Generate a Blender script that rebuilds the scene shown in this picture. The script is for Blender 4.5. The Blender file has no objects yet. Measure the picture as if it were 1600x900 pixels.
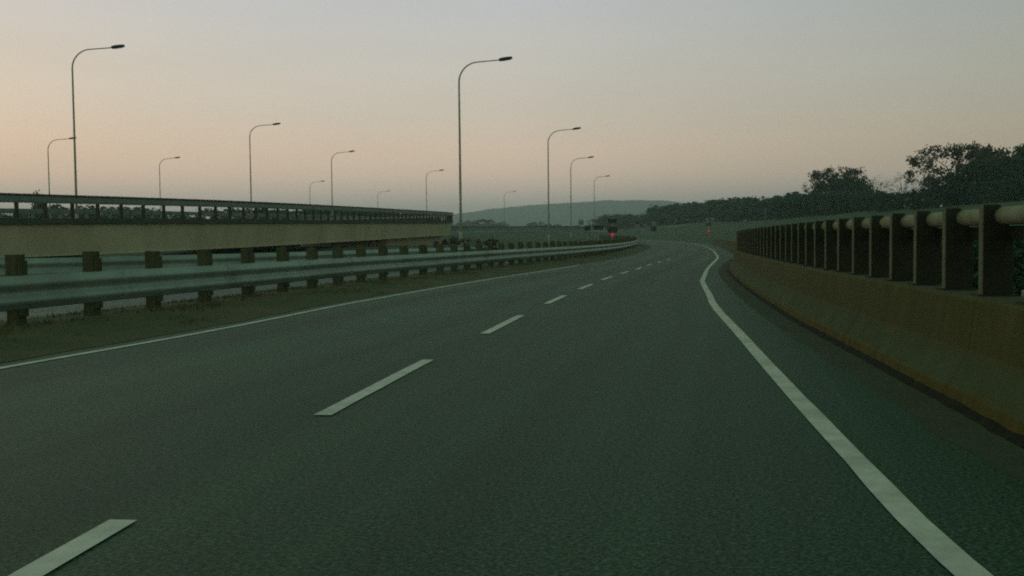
import bpy, bmesh, math, random
from math import sin, cos, pi, radians, sqrt, atan
from mathutils import Vector, Matrix, noise

random.seed(11)
scene = bpy.context.scene
COL = scene.collection

# ------------------------------------------------------------------ camera
cam_data = bpy.data.cameras.new('camera')
cam = bpy.data.objects.new('camera', cam_data)
COL.objects.link(cam)
cam_data.sensor_width = 36.0
cam_data.lens = 36.0
cam_data.clip_start = 0.05
cam_data.clip_end = 9000
PITCH = atan(76 / 1600.0)
cam.matrix_world = (Matrix.Translation((0, 0, 1.3)) @ Matrix.Rotation(pi / 2 - PITCH, 4, 'X')
                    @ Matrix.Rotation(-0.0105, 4, 'Z'))
scene.camera = cam

# ------------------------------------------------------------------ sky
SUN_EL, SUN_AZ = radians(5.0), radians(-32.0)      # the afterglow stands left of the road's end
world = bpy.data.worlds.new('World')
scene.world = world
world.use_nodes = True
wn, wl = world.node_tree.nodes, world.node_tree.links
wn.clear()
w_out = wn.new('ShaderNodeOutputWorld')
w_bg = wn.new('ShaderNodeBackground')
w_sky = wn.new('ShaderNodeTexSky')
w_sky.sky_type = 'NISHITA'
w_sky.sun_disc = False
w_sky.sun_elevation = SUN_EL
w_sky.sun_rotation = SUN_AZ
w_sky.air_density = 1.6
w_sky.dust_density = 4.0
w_tc = wn.new('ShaderNodeTexCoord')
w_sep = wn.new('ShaderNodeSeparateXYZ')
wl.new(w_tc.outputs['Generated'], w_sep.inputs[0])
w_ramp = wn.new('ShaderNodeValToRGB')
cr = w_ramp.color_ramp
STOPS = [(0.0, (.98, .88, .80)), (.035, (1.08, .90, .79)), (.06, (1.20, .885, .685)), (.085, (1.06, .805, .615)),
         (.12, (.86, .745, .625)), (.17, (.745, .705, .645)), (.23, (.64, .655, .685)), (.36, (.29, .41, .34)),
         (1.0, (.11, .235, .14))]
cr.elements[0].position = 0.0
cr.elements[0].color = (*STOPS[0][1], 1)
cr.elements[1].position = 1.0
cr.elements[1].color = (*STOPS[-1][1], 1)
for p, c in STOPS[1:-1]:
    e_ = cr.elements.new(p)
    e_.color = (*c, 1)
wl.new(w_sep.outputs['Z'], w_ramp.inputs['Fac'])
# brighter and warmer towards the afterglow on the left, duller to the right
w_map = wn.new('ShaderNodeMapRange')
w_map.inputs['From Min'].default_value = .0
w_map.inputs['From Max'].default_value = .48
w_map.inputs['To Min'].default_value = 0
w_map.inputs['To Max'].default_value = 1
wl.new(w_sep.outputs['X'], w_map.inputs['Value'])
w_tint = wn.new('ShaderNodeMix')
w_tint.data_type = 'RGBA'
w_tint.inputs['A'].default_value = (1.0, 1.0, 1.0, 1)
w_tint.inputs['B'].default_value = (.62, .66, .64, 1)
wl.new(w_map.outputs[0], w_tint.inputs['Factor'])
w_mul = wn.new('ShaderNodeMix')
w_mul.data_type = 'RGBA'
w_mul.blend_type = 'MULTIPLY'
w_mul.inputs['Factor'].default_value = 1
wl.new(w_ramp.outputs['Color'], w_mul.inputs['A'])
wl.new(w_tint.outputs['Result'], w_mul.inputs['B'])
w_add = wn.new('ShaderNodeMix')
w_add.data_type = 'RGBA'
w_add.inputs['Factor'].default_value = .06
w_sm = wn.new('ShaderNodeMapping')
w_sm.inputs['Scale'].default_value = (1.2, 1.2, 9)
wl.new(w_tc.outputs['Generated'], w_sm.inputs[0])
w_nz = wn.new('ShaderNodeTexNoise')
w_nz.inputs['Scale'].default_value = 2.2
w_nz.inputs['Detail'].default_value = 4
wl.new(w_sm.outputs[0], w_nz.inputs['Vector'])
w_nr = wn.new('ShaderNodeMapRange')
w_nr.inputs['To Min'].default_value = 9.2
w_nr.inputs['To Max'].default_value = 10.8
wl.new(w_nz.outputs['Fac'], w_nr.inputs['Value'])
w_scl = wn.new('ShaderNodeVectorMath')
w_scl.operation = 'SCALE'
wl.new(w_nr.outputs[0], w_scl.inputs['Scale'])        # the Background strength below brings both to scale
wl.new(w_mul.outputs['Result'], w_scl.inputs[0])
wl.new(w_scl.outputs[0], w_add.inputs['A'])
wl.new(w_sky.outputs[0], w_add.inputs['B'])
wl.new(w_add.outputs['Result'], w_bg.inputs['Color'])
w_bg.inputs['Strength'].default_value = 0.1
wl.new(w_bg.outputs[0], w_out.inputs[0])

# ------------------------------------------------------------------ sun (almost set, hazy)
sun_data = bpy.data.lights.new('sun', 'SUN')
sun_data.energy = 0.15
sun_data.angle = radians(25)
sun_data.color = (1.0, .84, .66)
sun = bpy.data.objects.new('sun', sun_data)
COL.objects.link(sun)
sd = Vector((sin(SUN_AZ) * cos(SUN_EL), cos(SUN_AZ) * cos(SUN_EL), sin(SUN_EL)))
sun.rotation_euler = (-sd).to_track_quat('-Z', 'Y').to_euler()
sun.location = (-200, 300, 200)

vs = scene.view_settings
vs.view_transform = 'Standard'
vs.look = 'None'
vs.gamma = 1
vs.exposure = 0
vs.use_curve_mapping = False
scene.cycles.pixel_filter_type = 'BLACKMAN_HARRIS'
scene.cycles.filter_width = 2.0
scene.cycles.use_denoising = False
scene.cycles.max_bounces = 6
scene.cycles.volume_bounces = 0
scene.cycles.volume_max_steps = 64


# ------------------------------------------------------------------ helpers
def mat(name, a, b=None, scale=3.0, rough=.8, bump=0.0, bump_scale=None, detail=6, metal=0.0, stretch=(1, 1, 1),
        coord='Object', c=None, cscale=.25, cfac=.5, lo=.35, hi=.65):
    """Procedural material: two colours mixed by fine noise, a third by broad noise, and an optional bump."""
    m = bpy.data.materials.new(name)
    m.use_nodes = True
    n, l = m.node_tree.nodes, m.node_tree.links
    bs = n['Principled BSDF']
    bs.inputs['Roughness'].default_value = rough
    bs.inputs['Metallic'].default_value = metal
    bs.inputs['Specular IOR Level'].default_value = .25
    tc = n.new('ShaderNodeTexCoord')
    mp = n.new('ShaderNodeMapping')
    mp.inputs['Scale'].default_value = stretch
    l.new(tc.outputs[coord], mp.inputs[0])
    nz = n.new('ShaderNodeTexNoise')
    nz.inputs['Scale'].default_value = scale
    nz.inputs['Detail'].default_value = detail
    l.new(mp.outputs[0], nz.inputs['Vector'])
    rp = n.new('ShaderNodeMapRange')
    rp.inputs['From Min'].default_value = lo
    rp.inputs['From Max'].default_value = hi
    l.new(nz.outputs['Fac'], rp.inputs['Value'])
    mx = n.new('ShaderNodeMix')
    mx.data_type = 'RGBA'
    mx.inputs['A'].default_value = (*a, 1)
    mx.inputs['B'].default_value = (*(b or a), 1)
    l.new(rp.outputs[0], mx.inputs['Factor'])
    last = mx.outputs['Result']
    if c:
        n2 = n.new('ShaderNodeTexNoise')
        n2.inputs['Scale'].default_value = cscale
        n2.inputs['Detail'].default_value = 4
        l.new(mp.outputs[0], n2.inputs['Vector'])
        r2 = n.new('ShaderNodeMapRange')
        r2.inputs['From Min'].default_value = .42
        r2.inputs['From Max'].default_value = .66
        r2.inputs['To Max'].default_value = cfac
        l.new(n2.outputs['Fac'], r2.inputs['Value'])
        m2 = n.new('ShaderNodeMix')
        m2.data_type = 'RGBA'
        l.new(r2.outputs[0], m2.inputs['Factor'])
        l.new(last, m2.inputs['A'])
        m2.inputs['B'].default_value = (*c, 1)
        last = m2.outputs['Result']
    l.new(last, bs.inputs['Base Color'])
    if bump:
        nb = n.new('ShaderNodeTexNoise')
        nb.inputs['Scale'].default_value = bump_scale or scale * 3
        nb.inputs['Detail'].default_value = 5
        l.new(mp.outputs[0], nb.inputs['Vector'])
        bp = n.new('ShaderNodeBump')
        bp.inputs['Strength'].default_value = bump
        bp.inputs['Distance'].default_value = .02
        l.new(nb.outputs['Fac'], bp.inputs['Height'])
        l.new(bp.outputs[0], bs.inputs['Normal'])
    return m


def obj(name, verts, faces, m, parent=None, smooth=False, uvs=None):
    me = bpy.data.meshes.new(name)
    me.from_pydata(verts, [], faces)
    me.validate()
    if uvs:
        layer = me.uv_layers.new(name='UVMap')
        for lp in me.loops:
            layer.data[lp.index].uv = uvs[lp.vertex_index]
    me.materials.append(m)
    if smooth:
        me.polygons.foreach_set('use_smooth', [True] * len(me.polygons))
    bm = bmesh.new()
    bm.from_mesh(me)
    bmesh.ops.recalc_face_normals(bm, faces=bm.faces)
    bm.to_mesh(me)
    bm.free()
    o = bpy.data.objects.new(name, me)
    COL.objects.link(o)
    if parent:
        o.parent = parent
    return o


def tag(o, label=None, cat=None, group=None, kind=None):
    if label:
        o['label'] = label
    if cat:
        o['category'] = cat
    if group:
        o['group'] = group
    if kind:
        o['kind'] = kind
    return o


def empty(name, loc, label, cat, group=None, rz=0):
    o = bpy.data.objects.new(name, None)
    o.empty_display_size = .3
    COL.objects.link(o)
    o.location = loc
    o.rotation_euler = (0, 0, rz)
    return tag(o, label, cat, group)


def copy_tree(o, parent=None):
    c = o.copy()
    COL.objects.link(c)
    if parent:
        c.parent = parent
    for ch in [k for k in bpy.data.objects if k.parent == o]:
        copy_tree(ch, c)
    return c


class MB:
    def __init__(self):
        self.v, self.f = [], []

    def add(self, vs, fs):
        b = len(self.v)
        self.v += [tuple(p) for p in vs]
        self.f += [tuple(i + b for i in q) for q in fs]

    def box(self, cx, cy, cz, sx, sy, sz, rz=0.0, bev=0.0):
        bm = bmesh.new()
        bmesh.ops.create_cube(bm, size=1)
        bmesh.ops.scale(bm, vec=(sx, sy, sz), verts=bm.verts)
        if bev:
            bmesh.ops.bevel(bm, geom=list(bm.edges), offset=bev, segments=2, affect='EDGES', profile=.6)
        bmesh.ops.rotate(bm, cent=(0, 0, 0), matrix=Matrix.Rotation(rz, 3, 'Z'), verts=bm.verts)
        bmesh.ops.translate(bm, vec=(cx, cy, cz), verts=bm.verts)
        bm.verts.index_update()
        self.add([v.co[:] for v in bm.verts], [[v.index for v in f.verts] for f in bm.faces])
        bm.free()

    def tube(self, pts, radii, n=10, caps=True):
        pts = [Vector(p) for p in pts]
        if not isinstance(radii, (list, tuple)):
            radii = [radii] * len(pts)
        rings = []
        up = None
        for i, p in enumerate(pts):
            d = (pts[min(i + 1, len(pts) - 1)] - pts[max(i - 1, 0)]).normalized()
            if up is None:
                up = Vector((0, 0, 1)) if abs(d.z) < .9 else Vector((0, 1, 0))
            s = d.cross(up).normalized()
            up = s.cross(d).normalized()
            rings.append([p + (s * cos(2 * pi * k / n) + up * sin(2 * pi * k / n)) * radii[i] for k in range(n)])
        vs_ = [q for r in rings for q in r]
        fs = []
        for i in range(len(pts) - 1):
            for k in range(n):
                a, b = i * n + k, i * n + (k + 1) % n
                fs.append((a, b, b + n, a + n))
        if caps:
            fs.append(tuple(range(n))[::-1])
            fs.append(tuple(range((len(pts) - 1) * n, len(pts) * n)))
        self.add(vs_, fs)

    def obj(self, name, m, parent=None, smooth=False):
        return obj(name, self.v, self.f, m, parent, smooth)


class Path:
    """Smooth plan curve through points, sampled densely; knows arc length, normals and x at a given y."""

    def __init__(self, pts, step=.5):
        P = [Vector((x, y)) for x, y in pts]
        dense = []
        for i in range(len(P) - 1):
            p0, p1, p2, p3 = P[max(i - 1, 0)], P[i], P[i + 1], P[min(i + 2, len(P) - 1)]
            # centripetal tangents
            d1 = max((p2 - p1).length, 1e-4)
            m1 = (p2 - p0) / max((p2 - p1).length + (p1 - p0).length, 1e-4) * d1
            m2 = (p3 - p1) / max((p3 - p2).length + (p2 - p1).length, 1e-4) * d1
            for k in range(16):
                t = k / 16
                dense.append(p1 * (2 * t ** 3 - 3 * t ** 2 + 1) + m1 * (t ** 3 - 2 * t * t + t)
                             + p2 * (-2 * t ** 3 + 3 * t * t) + m2 * (t ** 3 - t * t))
        dense.append(P[-1])
        # smooth away measuring noise
        for _ in range(30):
            dense = [dense[0]] + [(dense[i - 1] + dense[i] * 2 + dense[i + 1]) / 4 for i in range(1, len(dense) - 1)] \
                + [dense[-1]]
        self.d = dense
        self.s = [0.0]
        for i in range(1, len(dense)):
            self.s.append(self.s[-1] + (dense[i] - dense[i - 1]).length)
        self.L = self.s[-1]

    def _i(self, s):
        lo, hi = 0, len(self.s) - 1
        while hi - lo > 1:
            mid = (lo + hi) // 2
            if self.s[mid] <= s:
                lo = mid
            else:
                hi = mid
        return lo

    def at(self, s, off=0.0):
        s = min(max(s, 0), self.L)
        i = self._i(s)
        a, b = self.d[i], self.d[i + 1]
        t = (s - self.s[i]) / max(self.s[i + 1] - self.s[i], 1e-6)
        p = a.lerp(b, t)
        k = max(i - 1, 0)
        k2 = min(i + 2, len(self.d) - 1)
        tg = (self.d[k2] - self.d[k]).normalized()
        nr = Vector((tg.y, -tg.x))      # to the right
        return p + nr * off, tg, nr

    def s_at_y(self, y):
        for i in range(len(self.d) - 1):
            if self.d[i].y <= y < self.d[i + 1].y:
                return self.s[i] + (y - self.d[i].y) / (self.d[i + 1].y - self.d[i].y) * (self.s[i + 1] - self.s[i])
        return 0.0 if y < self.d[0].y else self.L

    def x_at(self, y):
        return self.at(self.s_at_y(y))[0].x

    def samples(self, s0=None, s1=None, step=1.0):
        s0 = 0 if s0 is None else s0
        s1 = self.L if s1 is None else s1
        n = max(2, int((s1 - s0) / step) + 1)
        return [s0 + (s1 - s0) * i / (n - 1) for i in range(n)]


def lerp_table(t, v):
    if v <= t[0][0]:
        return t[0][1]
    for (a, fa), (b, fb) in zip(t, t[1:]):
        if v <= b:
            return fa + (fb - fa) * (v - a) / (b - a)
    return t[-1][1]


def sstep(a, b, x):
    t = min(max((x - a) / (b - a), 0), 1)
    return t * t * (3 - 2 * t)


def road_z(y):
    if y < 60:
        return 0.0
    if y < 220:
        return 4e-5 * (y - 60) ** 2
    return 1.024 + .0128 * (min(y, 320) - 220)


def sweep(name, path, profile, m, parent=None, s0=None, s1=None, step=1.0, zf=road_z, smooth=False, caps=True, dense=None,
          closed=True):
    """Carry a closed (offset, height) profile along a path."""
    ss = dense or path.samples(s0, s1, step)
    n = len(profile)
    v, f = [], []
    for s in ss:
        for off, z in profile:
            p, tg, nr = path.at(s, off)
            v.append((p.x, p.y, z + zf(path.at(s)[0].y)))
    for i in range(len(ss) - 1):
        for k in range(n if closed else n - 1):
            a, b = i * n + k, i * n + (k + 1) % n
            f.append((a, b, b + n, a + n))
    if caps and closed:
        f.append(tuple(range(n))[::-1])
        f.append(tuple(range((len(ss) - 1) * n, len(ss) * n)))
    return obj(name, v, f, m, parent, smooth)


# ------------------------------------------------------------------ plan of the road
RIGHT_LINE = Path([(1.55, -8), (1.6, 0), (1.73, 3.85), (1.98, 5.87), (2.39, 8.98), (3.14, 14.35), (3.77, 19), (4.49, 23.3),
                   (5.6, 30.1), (6.29, 33.5), (7.59, 39.9), (8.9, 46), (11.08, 55.8), (13.37, 66.4), (16.3, 82),
                   (19.6, 100), (24, 128), (27.3, 157), (28.4, 190), (27, 212), (21, 245), (10, 280)])
LEFT_LINE = Path([(-8.6, -8), (-7.2, 2), (-6.15, 7), (-5.39, 10.7), (-4.87, 12.9), (-4.5, 14.6), (-4.12, 16.7), (-3.38, 21.3),
                  (-2.53, 25.3), (-1.75, 29), (0, 36.5), (1.31, 41.6), (4, 53), (6.6, 64), (10, 81), (13.4, 100),
                  (17.8, 128), (21, 157), (22, 190), (20.5, 212), (14.5, 245), (3.5, 280)])
LANE_LINE = Path([(-2.4, -8), (-2.2, 0), (-1.84, 4.74), (-1.42, 7.58), (-.92, 11.05), (-.38, 14.07), (.13, 17.3),
                  (.69, 20.46), (1.2, 23.4), (1.73, 26.3), (2.27, 29), (2.81, 32), (3.4, 34.7), (3.97, 37.3), (4.55, 39.9),
                  (5.16, 42.4), (5.65, 44.8), (6.34, 48), (6.88, 50.4), (7.77, 54.2), (10, 64), (13.2, 81), (16.5, 100),
                  (20.9, 128), (24.1, 157), (25.2, 190)])
BARRIER = Path([(2.95, -8), (2.97, 0), (3.03, 4), (3.16, 6.29), (3.35, 7.6), (3.47, 8.67), (3.67, 10.2), (3.97, 12.6), (4.35, 15.6),
                (4.75, 18.3), (5.53, 23.3), (6.55, 29.5), (7.7, 36), (9, 42.5), (10.9, 50.5), (12.9, 58.5), (15, 67),
                (18, 82), (21.5, 101), (26, 129), (29.5, 158), (30.6, 190)])
GUARD = Path([(-11.6, -6), (-9.7, 6), (-8.6, 12), (-7.72, 16), (-6.87, 19.94), (-6.0, 23.8), (-5.2, 28), (-4.5, 31.5), (-3.66, 34.9),
              (-2.82, 38.1), (-2.06, 41.5), (0, 50), (3.2, 62.5), (6.9, 79), (10.6, 98), (15.4, 128), (18.8, 157),
              (19.8, 190), (18.4, 212), (12.5, 245), (2, 280)])
REAR = Path([(-34, 4), (-24, 15), (-18, 22), (-13.5, 28), (-10.4, 32.5), (-8.4, 37), (-6.2, 43), (-3.3, 52), (-.6, 60)])
RAMP = Path([(-36, -12), (-24.3, 20), (-18.5, 37), (-13.9, 51), (-10.7, 71), (-8.5, 88), (-6.6, 104), (-6.3, 112), (-7.6, 122),
             (-11, 134), (-17, 146), (-25, 156)])


def ramp_z(y):                                   # underside of the deck edge
    return 2.04 + (y - 37) * .0145


# ------------------------------------------------------------------ materials
G_ = mat
M = {}


def asphalt(name, a, b, patch):
    """Greenish grey asphalt: chippings, worn lane tracks along the road (from the UV), broad stains."""
    m = mat(name, a, b, scale=22, rough=.62, bump=.2, bump_scale=90, detail=8, coord='UV', c=patch, cscale=.16, cfac=.55)
    n, l = m.node_tree.nodes, m.node_tree.links
    bs = n['Principled BSDF']
    src = bs.inputs['Base Color'].links[0].from_socket
    tc = [k for k in n if k.bl_idname == 'ShaderNodeTexCoord'][0]
    mp = n.new('ShaderNodeMapping')
    mp.inputs['Scale'].default_value = (1.1, .02, 1)
    l.new(tc.outputs['UV'], mp.inputs[0])
    nz = n.new('ShaderNodeTexNoise')
    nz.inputs['Scale'].default_value = 1.0
    nz.inputs['Detail'].default_value = 5
    l.new(mp.outputs[0], nz.inputs['Vector'])
    r = n.new('ShaderNodeMapRange')
    r.inputs['From Min'].default_value = .3
    r.inputs['From Max'].default_value = .7
    r.inputs['To Min'].default_value = .62
    r.inputs['To Max'].default_value = 1.38
    l.new(nz.outputs['Fac'], r.inputs['Value'])
    # light chippings
    vo = n.new('ShaderNodeTexNoise')
    vo.inputs['Scale'].default_value = 46
    vo.inputs['Detail'].default_value = 4
    l.new(tc.outputs['UV'], vo.inputs['Vector'])
    rv = n.new('ShaderNodeMapRange')
    rv.inputs['From Min'].default_value = .38
    rv.inputs['From Max'].default_value = .68
    rv.inputs['To Min'].default_value = .38
    rv.inputs['To Max'].default_value = 2.0
    l.new(vo.outputs['Fac'], rv.inputs['Value'])
    # wheel paths, polished a little darker, two to a lane
    sx = n.new('ShaderNodeSeparateXYZ')
    l.new(tc.outputs['UV'], sx.inputs[0])
    wv = n.new('ShaderNodeMath')
    wv.operation = 'MULTIPLY_ADD'
    l.new(sx.outputs['X'], wv.inputs[0])
    wv.inputs[1].default_value = 2 * pi / 1.8
    l.new(nz.outputs['Fac'], wv.inputs[2])
    ws = n.new('ShaderNodeMath')
    ws.operation = 'SINE'
    l.new(wv.outputs[0], ws.inputs[0])
    wr = n.new('ShaderNodeMapRange')
    wr.inputs['From Min'].default_value = -1
    wr.inputs['From Max'].default_value = 1
    wr.inputs['To Min'].default_value = .88
    wr.inputs['To Max'].default_value = 1.1
    l.new(ws.outputs[0], wr.inputs['Value'])
    m0 = n.new('ShaderNodeMath')
    m0.operation = 'MULTIPLY'
    l.new(r.outputs[0], m0.inputs[0])
    l.new(wr.outputs[0], m0.inputs[1])
    r = m0
    mu = n.new('ShaderNodeMath')
    mu.operation = 'MULTIPLY'
    l.new(r.outputs[0], mu.inputs[0])
    l.new(rv.outputs[0], mu.inputs[1])
    sc = n.new('ShaderNodeVectorMath')
    sc.operation = 'SCALE'
    l.new(src, sc.inputs[0])
    l.new(mu.outputs[0], sc.inputs['Scale'])
    l.new(sc.outputs[0], bs.inputs['Base Color'])
    bs.inputs['Specular IOR Level'].default_value = .14
    return m


M['asphalt'] = asphalt('asphalt', (.022, .053, .028), (.040, .083, .050), (.021, .046, .025))
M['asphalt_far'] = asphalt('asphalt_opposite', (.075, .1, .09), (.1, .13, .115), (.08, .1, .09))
M['paint'] = mat('worn_white_paint', (.57, .56, .49), (.70, .675, .60), scale=9, rough=.7, bump=.12, bump_scale=80,
                 c=(.28, .29, .23), cscale=2.5, cfac=.45)
M['dirt'] = mat('verge_dirt', (.07, .076, .03), (.05, .062, .022), scale=2.2, rough=.95, bump=.9, bump_scale=14,
                c=(.11, .09, .036), cscale=.6, cfac=.7)
M['grit'] = mat('gutter_grit', (.075, .085, .05), (.052, .068, .04), scale=6, rough=.95, bump=.7, bump_scale=40,
                c=(.06, .055, .03), cscale=.9, cfac=.6)
M['grass_ground'] = mat('grass_ground', (.024, .062, .022), (.036, .085, .030), scale=.6, rough=.95, bump=1, bump_scale=3,
                        c=(.06, .085, .035), cscale=.11, cfac=.7)
M['grass'] = mat('grass_blades', (.07, .105, .035), (.13, .12, .05), scale=1.2, rough=.9)
M['galv'] = mat('galvanised_steel', (.22, .315, .255), (.29, .385, .325), scale=2.0, rough=.5, bump=.05, c=(.16, .2, .17), cscale=.7,
                cfac=.6, metal=.25)
M['wood'] = mat('weathered_post_wood', (.046, .062, .024), (.078, .096, .042), scale=6, rough=.9, bump=.5, stretch=(1, 1, .15),
                c=(.036, .03, .014), cscale=2, cfac=.6)
M['rail_post'] = mat('dark_railing_steel', (.012, .018, .006), (.020, .027, .010), scale=5, rough=.7, bump=.1)
M['plate'] = mat('lit_face_plate', (.11, .115, .06), (.15, .15, .085), scale=6, rough=.8)  # paler than the posts: their lit road-side edge put into the colour
M['rail_tube'] = mat('painted_tube_steel', (.19, .19, .11), (.25, .245, .155), scale=5, rough=.9, c=(.14, .13, .06), cscale=2,
                     cfac=.5)
M['beige'] = mat('beige_concrete', (.43, .42, .27), (.50, .49, .33), scale=1.2, rough=.9, bump=.2, stretch=(1, 1, .3),
                 c=(.34, .33, .19), cscale=.35, cfac=.6)
M['deck'] = mat('dark_green_deck_edge', (.05, .07, .045), (.075, .095, .065), scale=2, rough=.8)
M['ramp_rail'] = mat('ramp_rail_steel', (.13, .18, .14), (.17, .22, .18), scale=2, rough=.6)
M['ramp_dark'] = mat('ramp_rail_dark', (.028, .035, .02), (.04, .045, .028), scale=4, rough=.7)
M['lamp'] = mat('lamp_pole_paint', (.26, .28, .19), (.32, .34, .24), scale=3, rough=.55)
M['lamp_head'] = mat('lamp_head_dark', (.022, .024, .018), (.03, .032, .024), scale=5, rough=.5)
M['glass'] = mat('lamp_glass', (.10, .11, .1), (.12, .13, .12), rough=.2)
M['sign_dark'] = mat('sign_back_dark', (.012, .02, .014), (.02, .03, .02), scale=3, rough=.8)
M['sign_pale'] = mat('sign_pale', (.16, .2, .15), (.2, .24, .18), scale=3, rough=.7)
M['far_wall'] = mat('far_grey_wall', (.13, .20, .19), (.17, .24, .23), scale=.4, rough=.9)
M['bark'] = mat('tree_bark', (.03, .032, .02), (.045, .042, .028), scale=5, rough=.95)
M['leaf_a'] = mat('leaf_dark', (.019, .066, .028), (.036, .092, .036), scale=.7, rough=.85)
M['leaf_b'] = mat('leaf_olive', (.045, .06, .024), (.065, .075, .034), scale=.7, rough=.85)
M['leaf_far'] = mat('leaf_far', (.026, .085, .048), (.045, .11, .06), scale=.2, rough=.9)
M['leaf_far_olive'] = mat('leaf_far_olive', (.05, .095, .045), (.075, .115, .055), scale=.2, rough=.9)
M['brown_leaf'] = mat('withered_leaf', (.05, .045, .022), (.075, .06, .032), scale=2, rough=.9)
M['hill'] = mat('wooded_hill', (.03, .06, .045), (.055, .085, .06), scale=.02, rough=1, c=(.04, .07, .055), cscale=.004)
M['earth'] = mat('bare_earth', (.15, .11, .06), (.11, .10, .055), scale=.3, rough=.95)


def barrier_mat():
    """Stained concrete: brown weathered face, vertical run marks, pale slope, ochre growth at the toe."""
    m = bpy.data.materials.new('stained_barrier_concrete')
    m.use_nodes = True
    n, l = m.node_tree.nodes, m.node_tree.links
    bs = n['Principled BSDF']
    bs.inputs['Roughness'].default_value = .92
    bs.inputs['Specular IOR Level'].default_value = .2
    tc = n.new('ShaderNodeTexCoord')

    def noise_(scale, stretch, lo, hi, detail=5):
        mp = n.new('ShaderNodeMapping')
        mp.inputs['Scale'].default_value = stretch
        l.new(tc.outputs['UV'], mp.inputs[0])
        z = n.new('ShaderNodeTexNoise')
        z.inputs['Scale'].default_value = scale
        z.inputs['Detail'].default_value = detail
        l.new(mp.outputs[0], z.inputs['Vector'])
        r = n.new('ShaderNodeMapRange')
        r.inputs['From Min'].default_value = lo
        r.inputs['From Max'].default_value = hi
        l.new(z.outputs['Fac'], r.inputs['Value'])
        return z, r

    def mix(f, a, b):
        x = n.new('ShaderNodeMix')
        x.data_type = 'RGBA'
        for sock, val in (('Factor', f), ('A', a), ('B', b)):
            if isinstance(val, tuple):
                x.inputs[sock].default_value = (*val, 1)
            elif isinstance(val, (int, float)):
                x.inputs[sock].default_value = val
            else:
                l.new(val, x.inputs[sock])
        return x.outputs['Result']
    _, runs = noise_(5, (1, .12, 1), .36, .68)
    _, blot = noise_(2.2, (1, 1, 1), .35, .65)
    gz, grain = noise_(40, (1, 1, 1), .3, .7)
    face = mix(runs.outputs[0], (.070, .061, .017), (.116, .101, .032))
    face = mix(blot.outputs[0], face, (.082, .074, .016))
    pale = mix(blot.outputs[0], (.06, .072, .028), (.082, .096, .042))
    ochre = mix(runs.outputs[0], (.14, .10, .014), (.065, .056, .012))
    # height up the profile is V of the UV (metres from the toe)
    sep = n.new('ShaderNodeSeparateXYZ')
    l.new(tc.outputs['UV'], sep.inputs[0])
    wob = n.new('ShaderNodeMath')
    wob.operation = 'MULTIPLY_ADD'
    l.new(blot.outputs[0], wob.inputs[0])
    wob.inputs[1].default_value = .06
    l.new(sep.outputs['Y'], wob.inputs[2])

    def stepf(a, b):
        r = n.new('ShaderNodeMapRange')
        r.inputs['From Min'].default_value = a
        r.inputs['From Max'].default_value = b
        l.new(wob.outputs[0], r.inputs['Value'])
        return r.outputs[0]
    colr = mix(stepf(.13, .2), ochre, pale)
    colr = mix(stepf(.34, .46), colr, face)
    colr = mix(stepf(.86, .89), colr, pale)
    jx = n.new('ShaderNodeMath')
    jx.operation = 'PINGPONG'
    l.new(sep.outputs['X'], jx.inputs[0])
    jx.inputs[1].default_value = 2.0
    jr = n.new('ShaderNodeMapRange')
    jr.inputs['From Min'].default_value = .008
    jr.inputs['From Max'].default_value = .03
    jr.inputs['To Min'].default_value = .38
    jr.inputs['To Max'].default_value = 0
    l.new(jx.outputs[0], jr.inputs['Value'])
    colr = mix(jr.outputs[0], colr, (.02, .02, .006))
    grained = mix(grain.outputs[0], colr, (.022, .024, .005))
    fin = mix(.35, colr, grained)
    l.new(fin, bs.inputs['Base Color'])
    bp = n.new('ShaderNodeBump')
    bp.inputs['Strength'].default_value = .4
    bp.inputs['Distance'].default_value = .01
    l.new(gz.outputs['Fac'], bp.inputs['Height'])
    l.new(bp.outputs[0], bs.inputs['Normal'])
    return m


M['barrier'] = barrier_mat()


def emissive(name, c, s):
    m = bpy.data.materials.new(name)
    m.use_nodes = True
    b = m.node_tree.nodes['Principled BSDF']
    b.inputs['Base Color'].default_value = (*c, 1)
    b.inputs['Emission Color'].default_value = (*c, 1)
    b.inputs['Emission Strength'].default_value = s
    return m


M['red'] = emissive('red_lamp', (.8, .06, .05), .2)

# ------------------------------------------------------------------ terrain
MOUND = [(0, 0), (44, 0), (66, .95), (107, .85), (150, 1.15), (210, 1.9), (260, 2.6), (320, 2.6)]


def ground_z(x, y):
    base = road_z(y) if y < 320 else 2.3
    base += 2.0 * sstep(240, 380, y)
    yy = min(max(y, -8), 190)
    xr, xg = BARRIER.x_at(yy), GUARD.x_at(min(max(y, -6), 279))
    z = base - .06
    if y < 200 and x > xr + .6:
        z += -.35 * sstep(xr + .6, xr + 3, x) * (1 - sstep(120, 190, y))
    hill_l = max(xr + 4, 33)
    z += (lerp_table([(0, 4.6), (100, 5.6), (160, 5.4), (220, 4.6), (300, 3.0), (400, 1.4)], y)
          * sstep(xr + 3, 64, x) if x > xr + 3 else 0)
    # left of the median guardrail
    edge = xg - 1.3
    if y < 62:
        ye = max(y, 5)
        edge = min(edge, REAR.x_at(ye) - .8)
    if x < edge:
        k = sstep(0, 6, edge - x)
        z += k * lerp_table(MOUND, y)
    # quiet unevenness away from the road
    far = sstep(2, 14, x - xr) if x > 0 else sstep(2, 14, edge - x)
    z += far * .25 * noise.noise(Vector((x * .06, y * .06, 3)))
    if x < 0:
        z += .5 * sstep(30, 90, -x)
    return z


def grid_lines(a, b, rules):
    out, p = [], a
    while p < b:
        out.append(p)
        for lim, st in rules:
            if p < lim:
                p += st
                break
        else:
            p += rules[-1][1]
    out.append(b)
    return out


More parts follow.
